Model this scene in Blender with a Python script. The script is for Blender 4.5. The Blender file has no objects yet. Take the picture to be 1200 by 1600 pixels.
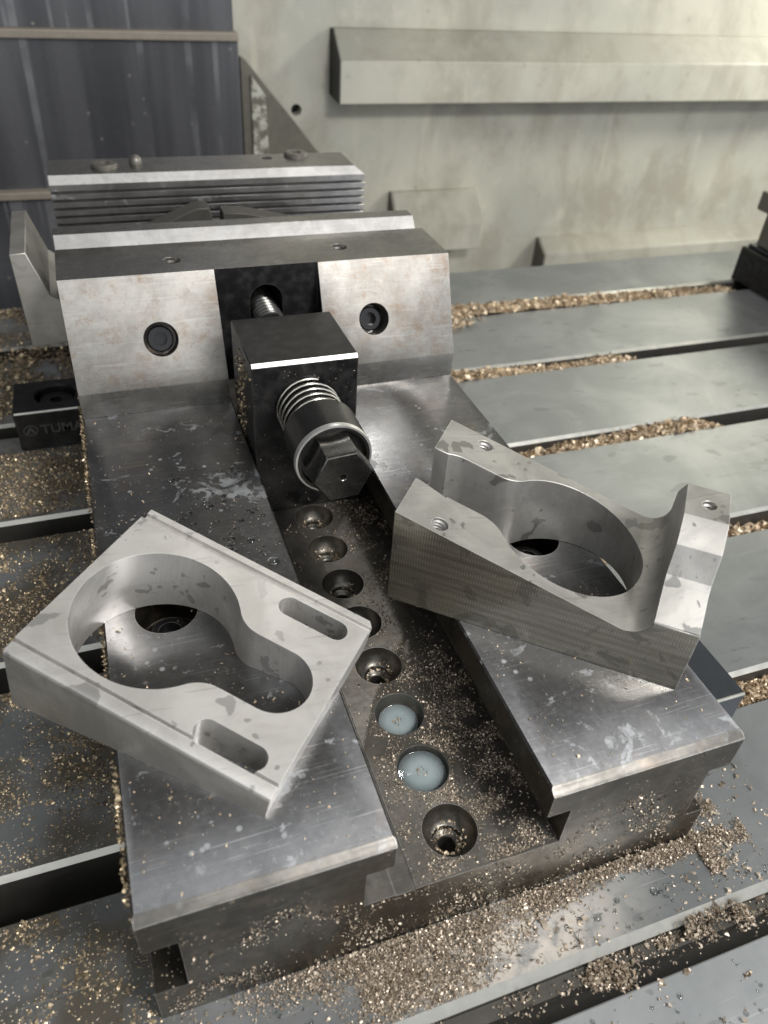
import bpy, bmesh, math, random
import numpy as np
from mathutils import Vector, Matrix
S = 0.001                      # everything below is written in millimetres
random.seed(4); rng = np.random.default_rng(11)
sc = bpy.context.scene
col = sc.collection

# ------------------------------------------------------------------ camera, light, exposure
R = np.array([[0.9413,-0.3320,0.0610],[-0.1648,-0.6098,-0.7752],[0.2946,0.7197,-0.6287]])
u_,_s,v_ = np.linalg.svd(R); R = u_@v_
CAM = np.array([15.5,-74.9,160.4])
cam = bpy.data.cameras.new("camera"); camo = bpy.data.objects.new("camera", cam); col.objects.link(camo)
m = Matrix.Identity(4)
for i in range(3):
    m[i][0] = R[0,i]; m[i][1] = -R[1,i]; m[i][2] = -R[2,i]; m[i][3] = CAM[i]*S
camo.matrix_world = m
cam.sensor_fit = 'VERTICAL'; cam.sensor_height = 36; cam.sensor_width = 27; cam.lens = 27.0
cam.clip_start = 0.01; cam.clip_end = 20
cam.dof.use_dof = True; cam.dof.focus_distance = 0.235; cam.dof.aperture_fstop = 17
sc.camera = camo
w = bpy.data.worlds.new("World"); sc.world = w; w.use_nodes = True
bg = w.node_tree.nodes['Background']; bg.inputs[0].default_value = (0.96,0.985,1.0,1); bg.inputs[1].default_value = 0.93
sc.view_settings.view_transform = 'Standard'; sc.view_settings.look = 'None'
sc.view_settings.exposure = 0.2; sc.view_settings.gamma = 1
def area(name, loc, target, sx, sy, power, colr):
    l = bpy.data.lights.new(name, 'AREA'); l.shape = 'RECTANGLE'; l.size = sx*S; l.size_y = sy*S
    l.energy = power; l.color = colr
    o = bpy.data.objects.new(name, l); col.objects.link(o); o.location = Vector(loc)*S
    o.rotation_euler = (Vector(target)-Vector(loc)).to_track_quat('-Z','Y').to_euler()
    return o
area("work_lamp", (320,-330,560), (85,130,0), 200, 110, 4.0, (1,0.965,0.92))
area("spindle_lamp", (262,415,570), (80,60,0), 12, 95, 0.22, (1,0.98,0.94))
area("work_lamp", (900,330,400), (700,560,120), 80, 180, 2.0, (1,0.97,0.82)).data.spread = math.radians(110)

# ------------------------------------------------------------------ materials
def nt(name):
    mt = bpy.data.materials.new(name); mt.use_nodes = True
    return mt, mt.node_tree, mt.node_tree.nodes['Principled BSDF']
class G:
    """tiny node helper"""
    def __init__(s, name):
        s.m, s.t, s.b = nt(name); s.n = s.t.nodes; s.l = s.t.links
        s.tc = s.n.new('ShaderNodeTexCoord')
    def link(s,a,b): s.l.new(a,b)
    def co(s, scale=(1,1,1), rot=(0,0,0)):
        mp = s.n.new('ShaderNodeMapping'); mp.inputs['Scale'].default_value = [k*1000 for k in scale]
        mp.inputs['Rotation'].default_value = rot
        s.link(s.tc.outputs['Object'], mp.inputs['Vector']); return mp.outputs[0]
    def noise(s, co, scale, detail=4, rough=0.55, dist=0):
        t = s.n.new('ShaderNodeTexNoise'); t.inputs['Scale'].default_value = scale
        t.inputs['Detail'].default_value = detail; t.inputs['Roughness'].default_value = rough
        t.inputs['Distortion'].default_value = dist
        s.link(co, t.inputs['Vector']); return t.outputs['Fac']
    def warp(s, co, scale, amt):
        t = s.n.new('ShaderNodeTexNoise'); t.inputs['Scale'].default_value = scale; t.inputs['Detail'].default_value = 2
        s.link(co, t.inputs['Vector']); a = s.n.new('ShaderNodeVectorMath'); a.operation='MULTIPLY_ADD'
        s.link(t.outputs['Color'], a.inputs[0]); a.inputs[1].default_value=(amt,)*3; s.link(co, a.inputs[2]); return a.outputs[0]
    def vor(s, co, scale, feat='F1', rnd=1):
        t = s.n.new('ShaderNodeTexVoronoi'); t.inputs['Scale'].default_value = scale; t.feature = feat
        t.inputs['Randomness'].default_value = rnd
        s.link(co, t.inputs['Vector']); return t.outputs['Distance']
    def ramp(s, f, a, b, va=0., vb=1.):
        t = s.n.new('ShaderNodeMapRange'); t.interpolation_type = 'SMOOTHSTEP'
        t.inputs[1].default_value = a; t.inputs[2].default_value = b
        t.inputs[3].default_value = va; t.inputs[4].default_value = vb
        s.link(f, t.inputs[0]); return t.outputs[0]
    def math(s, op, a, b=None):
        t = s.n.new('ShaderNodeMath'); t.operation = op
        for i,k in enumerate((a,b)):
            if k is None: continue
            if isinstance(k,(int,float)): t.inputs[i].default_value = k
            else: s.link(k, t.inputs[i])
        return t.outputs[0]
    def mix(s, f, a, b):
        t = s.n.new('ShaderNodeMix'); t.data_type = 'RGBA'
        if isinstance(f,(int,float)): t.inputs[0].default_value = f
        else: s.link(f, t.inputs[0])
        for i,k in ((6,a),(7,b)):
            if isinstance(k,tuple): t.inputs[i].default_value = (*k[:3],1)
            else: s.link(k, t.inputs[i])
        return t.outputs[2]
    def fmix(s, f, a, b):
        t = s.n.new('ShaderNodeMix'); t.data_type = 'FLOAT'
        if isinstance(f,(int,float)): t.inputs[0].default_value = f
        else: s.link(f, t.inputs[0])
        for i,k in ((2,a),(3,b)):
            if isinstance(k,(int,float)): t.inputs[i].default_value = k
            else: s.link(k, t.inputs[i])
        return t.outputs[0]
    def edge(s, rad, a=0.80, b=0.985):
        t = s.n.new('ShaderNodeBevel'); t.samples = 4; t.inputs['Radius'].default_value = rad*S
        gm = s.n.new('ShaderNodeNewGeometry'); d = s.n.new('ShaderNodeVectorMath'); d.operation='DOT_PRODUCT'
        s.link(t.outputs[0], d.inputs[0]); s.link(gm.outputs['Normal'], d.inputs[1])
        e = s.ramp(d.outputs['Value'], a, b, 1, 0)
        return s.math('MULTIPLY', e, s.ramp(s.noise(s.co(),0.45,3,0.6),0.3,0.55,0.25,1))
    def set(s, c=None, metal=None, rough=None, spec=None):
        for nm,k in (('Base Color',c),('Metallic',metal),('Roughness',rough),('Specular IOR Level',spec)):
            if k is None: continue
            i = s.b.inputs[nm]
            if isinstance(k,tuple): i.default_value = (*k[:3],1)
            elif isinstance(k,(int,float)): i.default_value = k
            else: s.link(k,i)
    def bump(s, h, strength=0.3, dist=0.1):
        t = s.n.new('ShaderNodeBump'); t.inputs['Strength'].default_value = strength
        t.inputs['Distance'].default_value = dist*S
        s.link(h, t.inputs['Height'])
        if s.b.inputs['Normal'].is_linked:
            s.link(s.b.inputs['Normal'].links[0].from_socket, t.inputs['Normal'])
        s.link(t.outputs[0], s.b.inputs['Normal'])

def ground_steel(name, base=(0.33,0.33,0.33), dark=(0.17,0.17,0.175), r0=0.22, r1=0.42, metal=0.92,
                 film=0.0, dust=0.0, edge=0.6, stain=0.0, splash=None, fth=0.0, speck=0.35, scratch=0.5, brown=0.25, sdir=(0.02,1,1)):
    g = G(name); c = g.co()
    n1 = g.noise(c, 0.045, 5, 0.6, 0.6); n2 = g.noise(c, 0.7, 4, 0.6)
    n3 = g.noise(g.co(sdir), 1.4, 3, 0.6)
    n4 = g.noise(c, 0.22, 6, 0.7, 0.4)
    f = g.ramp(g.math('ADD', g.math('ADD', g.math('MULTIPLY',n1,0.5), g.math('MULTIPLY',n4,0.4)), g.math('MULTIPLY',n3,0.1)), 0.38, 0.62)
    colr = g.mix(f, dark, base)
    rust = g.ramp(g.noise(c, 0.11, 6, 0.65), 0.5, 0.75)
    colr = g.mix(g.math('MULTIPLY',rust,brown), colr, (0.22,0.15,0.10))
    if stain>0:
        s1 = g.ramp(g.noise(c,0.16,8,0.75,0.6),0.47,0.62); s2 = g.ramp(g.noise(c,1.3,3,0.7),0.4,0.62)
        colr = g.mix(g.math('MULTIPLY',g.math('MULTIPLY',s1,s2),stain), colr, (0.27,0.205,0.15))
    # scratches in several directions
    sc_ = None
    for k,(rz,ss) in enumerate(((0.62,1.1),(0.35,0.8),(-0.5,0.9),(1.2,1.3),(2.3,0.7))):
        q = g.ramp(g.noise(g.co((0.045,2.4,0.6),(0,0,rz)), ss, 1.5, 0.4, 0.15), 0.70, 0.735)
        sc_ = q if sc_ is None else g.math('MAXIMUM', sc_, q)
    sc_ = g.math('MULTIPLY', sc_, scratch)
    colr = g.mix(sc_, colr, (0.55,0.55,0.55))
    # dark pin spots and pale specks
    sp = g.ramp(g.vor(c, 0.55), 0.05, 0.12, 1, 0)
    spm = g.math('MULTIPLY', sp, g.ramp(g.noise(c, 0.06, 2), 0.5, 0.6))
    colr = g.mix(g.math('MULTIPLY', spm, speck), colr, (0.06,0.055,0.05))
    rough = g.fmix(n2, r0, r1); met = metal
    if splash is not None:             # a splash of coolant dried on the rail, in the rail's own coordinates
        pass
    if film > 0:                       # dried milky coolant in drips and splashes
        fn = g.noise(c, 0.10, 5, 0.62, 1.1)
        if splash is not None:
            for (sx_,sy_,sr_,amt) in splash:
                vd = g.n.new('ShaderNodeVectorMath'); vd.operation='DISTANCE'; g.link(g.co((1,1,0)), vd.inputs[0]); vd.inputs[1].default_value=(sx_,sy_,0)
                fn = g.math('ADD', fn, g.ramp(vd.outputs['Value'], 0, sr_, amt, 0))
        fn = g.math('SUBTRACT', fn, g.ramp(g.vor(g.co((1,0.7,1),(0,0,0.5)),0.28),0.12,0.45,0.12,0)); fn = g.math('ADD', fn, g.math('MULTIPLY', g.math('SUBTRACT', g.noise(c,0.8,3), 0.5), 0.14))
        fm = g.math('MULTIPLY', g.ramp(fn, 0.58+fth, 0.67+fth), g.ramp(g.noise(c,0.25,4),0.3,0.65,0.5,1))
        sp2 = g.ramp(g.vor(c, 0.22), 0.10, 0.2, 1, 0)
        sp2 = g.math('MULTIPLY', sp2, g.ramp(g.noise(c, 0.035, 2), 0.52, 0.6))
        fm = g.math('MULTIPLY', g.math('MAXIMUM', fm, sp2), film)
        fk = g.ramp(g.noise(g.warp(g.co((1,0.6,1),(0,0,0.6)),0.5,1.5),0.75,5,0.7),0.60,0.70); fk = g.math('MULTIPLY',fk,g.ramp(g.noise(c,0.045,3),0.42,0.6,0.08,0.6))
        fm = g.math('MAXIMUM', fm, g.math('MULTIPLY',fk,min(1,film*1.1)))
        colr = g.mix(fm, colr, (0.36,0.38,0.40))
        met = g.fmix(fm, metal, 0.15); rough = g.fmix(fm, rough, 0.45)
    if dust>0:
        du = g.ramp(g.vor(g.warp(c,0.8,0.5),0.85),0.16,0.26,1,0); du = g.math('MULTIPLY',du,g.ramp(g.noise(c,0.12,4,0.65),0.5,0.62))
        colr = g.mix(g.math('MULTIPLY',du,dust), colr, (0.42,0.34,0.24)); rough = g.fmix(du,rough,0.4); met = g.fmix(du,metal,0.3)
        g.bump(du,0.5,0.25)
    if edge>0:
        ed = g.math('MULTIPLY', g.edge(0.5), edge); colr = g.mix(ed, colr, (0.72,0.71,0.69))
    g.set(colr, met, rough)
    g.bump(g.math('ADD', n3, g.math('MULTIPLY', sc_, 0.5)), 0.03, 0.03)
    return g.m

def black_oxide(name, c0=(0.012,0.012,0.013), r=0.34, edge=True):
    g = G(name); c = g.co()
    n = g.noise(c, 0.25, 5, 0.6)
    colr = g.mix(g.ramp(n,0.4,0.7), c0, (0.035,0.034,0.034))
    sp = g.ramp(g.vor(c,0.8),0.04,0.1,1,0); sp = g.math('MULTIPLY',sp,g.ramp(g.noise(c,0.09,2),0.5,0.62))
    colr = g.mix(g.math('MULTIPLY',sp,0.6), colr, (0.32,0.25,0.16))
    ed = g.math('MULTIPLY', g.edge(0.35), 0.55); colr = g.mix(ed, colr, (0.45,0.44,0.42))
    g.set(colr, 0.35, g.fmix(n, r-0.08, r+0.12))
    g.bump(g.noise(c,2.2,3), 0.08, 0.05)
    return g.m

def blasted(name, base, dark, rough=0.42, metal=0.75, blot=0.75, oblique=None):
    g = G(name); c = g.co()
    n1 = g.noise(c, 0.06, 5, 0.6, 0.5); n2 = g.noise(c, 1.6, 4, 0.65)
    colr = g.mix(g.ramp(n1,0.35,0.65), dark, base)
    st = g.ramp(g.noise(g.co((0.05,1.0,0.4),(0,0,-0.72)), 0.5, 4, 0.6), 0.5, 0.72)
    colr = g.mix(g.math('MULTIPLY',st,0.35), colr, tuple(k*0.62 for k in base))
    # oily water blots with clear outlines
    wc = g.warp(g.warp(c,0.35,2.6),0.09,5)
    bl = g.ramp(g.noise(wc, 0.115, 2.0, 0.4, 0.3), 0.655, 0.668)
    b2 = g.ramp(g.vor(wc, 0.21), 0.14, 0.16, 1, 0)
    b2 = g.math('MULTIPLY', b2, g.ramp(g.noise(c, 0.05, 1), 0.5, 0.52))
    bl = g.math('MULTIPLY', g.math('MAXIMUM', bl, b2), blot)
    colr = g.mix(bl, colr, tuple(k*0.5 for k in base))
    tl = g.n.new('ShaderNodeTexWave'); tl.wave_type='RINGS'; tl.rings_direction='Z'; tl.inputs['Scale'].default_value=0.55; tl.inputs['Distortion'].default_value=0.6
    mp = g.co((1,1,1)); ad = g.n.new('ShaderNodeVectorMath'); ad.operation='ADD'; g.link(mp, ad.inputs[0]); ad.inputs[1].default_value=(55,38,0); g.link(ad.outputs[0], tl.inputs['Vector'])
    colr = g.mix(g.math('MULTIPLY',tl.outputs['Fac'],0.07), colr, (0.2,0.2,0.2))
    ed = g.math('MULTIPLY', g.edge(0.55), 0.75); colr = g.mix(ed, colr, (0.86,0.85,0.83))
    n6 = g.noise(g.co((0.03,1.4,0.5),(0,0,0.75)),0.9,2,0.4); scr = g.ramp(n6,0.68,0.72); colr = g.mix(g.math('MULTIPLY',scr,0.35), colr, (0.25,0.24,0.23))
    g.set(colr, metal, g.fmix(bl, g.fmix(n2, rough-0.06, rough+0.10), 0.3))
    g.bump(n2, 0.12, 0.06)
    return g.m

def cutter_marks(name):
    """flank milled in rows of short vertical feed marks"""
    g = G(name); c = g.co()
    w1 = g.n.new('ShaderNodeTexWave'); w1.wave_type='BANDS'; w1.bands_direction='X'
    rot = g.co((1,1,1),(0,0,0.7098))
    g.link(rot, w1.inputs['Vector']); w1.inputs['Scale'].default_value=0.42; w1.inputs['Distortion'].default_value=1.2
    w1.inputs['Detail'].default_value=2
    w2 = g.n.new('ShaderNodeTexWave'); w2.wave_type='BANDS'; w2.bands_direction='Z'
    g.link(rot, w2.inputs['Vector']); w2.inputs['Scale'].default_value=0.13; w2.inputs['Distortion'].default_value=2.5
    w2.inputs['Detail'].default_value=3
    rows = g.ramp(w2.outputs['Fac'],0.25,0.8)
    n1 = g.noise(g.co((0.05,0.05,1)), 0.5, 4, 0.6)
    h = g.math('MULTIPLY', w1.outputs['Fac'], g.math('ADD', g.math('MULTIPLY',rows,0.7), 0.3))
    n5 = g.noise(c, 0.09, 5, 0.6, 0.8)
    cc = g.mix(g.math('MULTIPLY',g.math('SUBTRACT',1.0,h),0.5), (0.46,0.44,0.38), (0.20,0.18,0.14))
    cc = g.mix(g.math('MULTIPLY',g.ramp(n1,0.42,0.62),0.5), cc, (0.22,0.20,0.16))
    cc = g.mix(g.math('MULTIPLY',g.ramp(n5,0.56,0.6),0.45), cc, (0.15,0.14,0.12))
    g.set(cc, 0.9, g.fmix(n5,0.19,0.32)); g.bump(h,0.25,0.08)
    return g.m

def table_mat(name, met=0.72):
    g = G(name); c = g.co()
    n1 = g.noise(c, 0.02, 5, 0.6, 0.8); n2 = g.noise(g.co((0.25,1,1)), 0.13, 5, 0.6, 1.0); n3 = g.noise(c,1.5,4)
    cc = g.mix(g.ramp(n1,0.35,0.68), (0.31,0.328,0.338), (0.41,0.428,0.44))
    cc = g.mix(g.math('MULTIPLY',g.ramp(n2,0.60,0.72),0.3), cc, (0.20,0.20,0.185))
    blob = g.ramp(g.noise(g.co((0.6,1.2,1)),0.10,1.5,0.4,0.4),0.68,0.70)
    cc = g.mix(g.math('MULTIPLY',blob,0.32), cc, (0.15,0.155,0.15))
    sp = g.ramp(g.vor(g.co((0.6,1,1)),0.16),0.10,0.16,1,0); sp = g.math('MULTIPLY',sp,g.ramp(n2,0.5,0.58))
    cc = g.mix(g.math('MULTIPLY',sp,0.4), cc, (0.13,0.135,0.125))
    # fine gold swarf dust on the left half
    sx = g.n.new('ShaderNodeSeparateXYZ'); g.link(c, sx.inputs[0])
    du = g.ramp(g.vor(g.warp(c,0.7,0.6),0.85),0.2,0.34,1,0)
    du = g.math('MULTIPLY', g.math('MULTIPLY',du,g.ramp(g.noise(c,0.07,5,0.65),0.42,0.58)), g.ramp(sx.outputs[0],-205,-195,1,0.0))
    cc = g.mix(g.math('MULTIPLY',du,0.95), cc, g.mix(g.noise(c,1.1,2),(0.26,0.20,0.13),(0.78,0.64,0.44))); g.bump(du,0.5,0.3)
    lf = g.ramp(sx.outputs[0],-207,-192,1,0); cc = g.mix(g.math('MULTIPLY',g.math('MULTIPLY',lf,0.8),g.ramp(g.noise(c,0.05,5),0.4,0.6)), cc, (0.22,0.19,0.14))
    # pale dried coolant residue in front of the vise foot
    vd = g.n.new('ShaderNodeVectorMath'); vd.operation='DISTANCE'; g.link(g.co((1,2.6,0)), vd.inputs[0]); vd.inputs[1].default_value=(-112,-212*2.6,0)
    rs = g.math('MULTIPLY', g.ramp(vd.outputs['Value'],6,48,1,0), g.ramp(g.noise(c,0.16,6,0.65,0.6),0.34,0.58))
    cc = g.mix(g.math('MULTIPLY',rs,0.85), cc, (0.66,0.60,0.53))
    scr = g.ramp(g.noise(g.co((0.03,1.8,1),(0,0,-0.35)),0.8,2,0.4),0.69,0.73); cc = g.mix(g.math('MULTIPLY',scr,0.35), cc, (0.62,0.62,0.61))
    g.set(cc, g.fmix(du,g.fmix(rs,met,0.15),0.3), g.fmix(n2,0.24,0.40)); g.bump(n3,0.05,0.04)
    return g.m

def wall_mat(name, k=1.0):
    g = G(name); c = g.co()
    n1 = g.noise(c,0.006,5,0.6,0.5); n2 = g.noise(g.co((1,1,0.6)),0.017,7,0.68,0.3); n3 = g.noise(c,0.05,5,0.6)
    cc = g.mix(g.ramp(n1,0.35,0.65), (0.37*k,0.37*k,0.33*k), (0.47*k,0.46*k,0.395*k))
    cc = g.mix(g.math('MULTIPLY',g.ramp(n2,0.42,0.66),0.65), cc, (0.27*k,0.25*k,0.205*k))
    cc = g.mix(g.math('MULTIPLY',g.ramp(n3,0.55,0.75),0.3), cc, (0.62*k,0.60*k,0.52*k))
    dr = g.ramp(g.noise(g.warp(g.co((1,1,0.10)),0.03,6),0.05,4,0.6),0.6,0.72); cc = g.mix(g.math('MULTIPLY',dr,0.3), cc, (0.62*k,0.60*k,0.50*k))
    sp = g.ramp(g.vor(g.warp(c,0.1,4),0.045),0.05,0.12,1,0); cc = g.mix(g.math('MULTIPLY',sp,0.4), cc, (0.26*k,0.24*k,0.20*k))
    g.set(cc,0.0,g.fmix(n2,0.32,0.55)); g.bump(n3,0.05,0.3)
    return g.m

def cover_mat(name):
    g = G(name); c = g.co()
    n1 = g.noise(g.co((1,1,0.06)),0.05,4,0.6); st = g.noise(g.co((1,1,0.012),(0,0.09,0)),0.16,1,0.3)
    cc = g.mix(g.ramp(n1,0.35,0.65),(0.068,0.070,0.078),(0.105,0.107,0.117))
    cc = g.mix(g.math('MULTIPLY',g.math('MULTIPLY',g.ramp(st,0.63,0.66),g.ramp(g.noise(c,0.018,4,0.6),0.35,0.65)),0.6), cc, (0.25,0.255,0.27))
    sp = g.ramp(g.vor(c,0.10),0.07,0.13,1,0); sp = g.math('MULTIPLY',sp,g.ramp(g.noise(c,0.03,2),0.5,0.56))
    cc = g.mix(g.math('MULTIPLY',sp,0.5), cc, (0.35,0.33,0.28))
    g.set(cc,0.3,g.fmix(g.noise(c,0.03,4),0.2,0.36))
    return g.m

def plain(name, c, metal=0, rough=0.5, var=0.25, scale=0.2):
    g = G(name); n = g.noise(g.co(),scale,5,0.6,0.5)
    g.set(g.mix(n, tuple(k*(1-var) for k in c), tuple(min(1,k*(1+var)) for k in c)), metal, g.fmix(n,max(0.03,rough-0.07),rough+0.1))
    return g.m

def chip_mat(name, a, b, rough=0.28, metal=0.9):
    g = G(name)
    gi = g.n.new('ShaderNodeNewGeometry')
    rr = gi.outputs['Random Per Island']
    cc = g.mix(rr, a, b)
    dk = g.ramp(g.math('FRACT', g.math('MULTIPLY', rr, 17.3)), 0.72, 0.8)
    cc = g.mix(g.math('MULTIPLY',dk,0.6), cc, (0.12,0.085,0.05))
    g.set(cc, metal, rough); return g.m

M_RAIL = ground_steel("ground_steel_wet", r0=0.16, r1=0.32, film=0.7, fth=0.02, splash=[(-24,-68,17,0.21),(-38,-62,14,0.09),(-50,-186,26,0.075),(50,-188,34,0.07)], base=(0.27,0.27,0.275), dark=(0.185,0.185,0.19))
M_BASE = ground_steel("cast_steel_dark", base=(0.12,0.108,0.09), dark=(0.055,0.05,0.042), r0=0.3, r1=0.5, film=0, scratch=0.05, brown=0.35, dust=0.9)
M_JAW  = ground_steel("ground_steel_jaw", base=(0.42,0.405,0.38), dark=(0.29,0.275,0.255), r0=0.3, r1=0.45, film=0.12, scratch=0.25, brown=0.75, speck=0.8, stain=0.6)
M_STRIP = ground_steel("lit_jaw_edge", base=(0.68,0.67,0.66), dark=(0.50,0.49,0.48), r0=0.28, r1=0.42, film=0, scratch=0.2, brown=0.15)  # brighter steel carries the light reflected by the jaw chamfers
M_JAWTOP = ground_steel("ground_steel_shaded", base=(0.30,0.29,0.27), dark=(0.20,0.195,0.185), r0=0.22, r1=0.36, film=0.1, scratch=0.25, brown=0.2)  # darker copy paints in the dark reflections on jaw tops and low front strip
M_RIDGE = ground_steel("ridged_jaw_steel", base=(0.50,0.49,0.49), dark=(0.32,0.315,0.32), r0=0.24, r1=0.4, film=0.6, edge=0.8, scratch=0.1, brown=0.3)
M_FLOOR = ground_steel("slot_floor_steel", base=(0.29,0.275,0.25), dark=(0.17,0.16,0.148), r0=0.3, r1=0.5, film=0.15, scratch=0.1, brown=0.4)
M_CHAMF = ground_steel("chamfer_steel", base=(0.17,0.163,0.152), dark=(0.10,0.096,0.09), r0=0.34, r1=0.5, film=0.3, scratch=0.1, brown=0.3)
M_BORE = ground_steel("wet_bore_steel", base=(0.20,0.19,0.17), dark=(0.11,0.105,0.095), r0=0.3, r1=0.46, film=0, scratch=0.1, brown=0.3)
M_BLACK = black_oxide("black_oxide")
M_BLACK2 = black_oxide("black_clamp_paint", (0.014,0.014,0.014), 0.42)
M_DBLUE = plain("dark_blue_steel",(0.05,0.057,0.068),0.5,0.35)
M_COLLAR = plain("burnished_black_steel",(0.07,0.069,0.067),0.8,0.24)
M_RIM = plain("bright_worn_steel",(0.80,0.79,0.77),0.8,0.34)
M_HEX = ground_steel("worn_hex_steel", base=(0.15,0.147,0.14), dark=(0.07,0.07,0.068), r0=0.18, r1=0.34, edge=0.9, scratch=0.25, brown=0.2)
M_SPRING = plain("spring_wire",(0.62,0.60,0.54),1,0.2)
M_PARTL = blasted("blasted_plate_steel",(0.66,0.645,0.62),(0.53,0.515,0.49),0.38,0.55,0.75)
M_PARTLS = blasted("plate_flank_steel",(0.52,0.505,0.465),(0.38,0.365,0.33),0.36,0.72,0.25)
M_PARTR = blasted("bracket_steel",(0.54,0.53,0.505),(0.40,0.39,0.37),0.46,0.72,0.85)
M_MARK = cutter_marks("milled_flank")
M_TABLE = table_mat("table_iron")
M_APRON = table_mat("apron_iron",0.35)
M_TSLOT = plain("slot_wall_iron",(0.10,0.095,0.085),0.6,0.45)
M_EDGE = plain("worn_edge_iron",(0.46,0.455,0.42),0.8,0.35)
M_WALL = wall_mat("cream_enamel_wall")
M_WDARK = wall_mat("darker_enamel_ledge",0.6)  # wall enamel in a darker tone, for the upward rail faces
M_COVER = cover_mat("dark_cover_steel")
M_WIPER = plain("wiper_strip",(0.24,0.21,0.175),0,0.55)
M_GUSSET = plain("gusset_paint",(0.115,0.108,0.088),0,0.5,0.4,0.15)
g = G("gusset_flange_paint"); c = g.co(); n = g.ramp(g.noise(c,0.16,6,0.75),0.42,0.56)
g.set(g.mix(n,(0.42,0.42,0.375),(0.12,0.11,0.09)),0,0.5); M_GUSSETL = g.m
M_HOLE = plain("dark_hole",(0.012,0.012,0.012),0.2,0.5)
M_SOCK = plain("oiled_black_screw",(0.008,0.008,0.01),0,0.18)
M_GREYD = plain("dull_dark_steel",(0.085,0.08,0.072),0.4,0.5)
M_RUST = plain("rusty_steel",(0.30,0.17,0.10),0.2,0.6)
M_GREY = plain("grey_block_steel",(0.20,0.19,0.17),0.6,0.4)
M_CHIP = chip_mat("brass_chips",(0.78,0.65,0.48),(0.58,0.45,0.31),0.38,0.35)
M_CHIPB = chip_mat("bronze_chips_wet",(0.62,0.53,0.42),(0.40,0.33,0.26),0.36,0.4)
M_CHIPG = chip_mat("gold_chips",(0.74,0.60,0.40),(0.48,0.38,0.25),0.3,0.55)
M_HEAP = plain("packed_chips",(0.42,0.32,0.21),0.5,0.5,0.5,1.2)
g = G("milky_coolant"); nn = g.noise(g.co(),0.3,3)
ln = g.n.new('ShaderNodeVectorMath'); ln.operation='LENGTH'; g.link(g.co((1,1,0)), ln.inputs[0])
g.set(g.mix(nn,(0.28,0.35,0.37),(0.38,0.445,0.46)),0,0.02,0.6); M_COOL = g.m
g.b.inputs['Coat Weight'].default_value = 0.6; g.b.inputs['Coat Roughness'].default_value = 0.01
g.link(g.ramp(ln.outputs['Value'],2.6,6.7,0.95,0.15), g.b.inputs['Alpha'])   # the liquid gets shallow towards the rim of the bore
g = G("clear_coolant"); g.set((0.75,0.78,0.76),0,0.02); g.b.inputs['Transmission Weight'].default_value=1.0; g.b.inputs['IOR'].default_value=1.33; M_DROP = g.m
M_PRINT = plain("etched_grey",(0.10,0.10,0.098),0.2,0.5)

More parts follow.
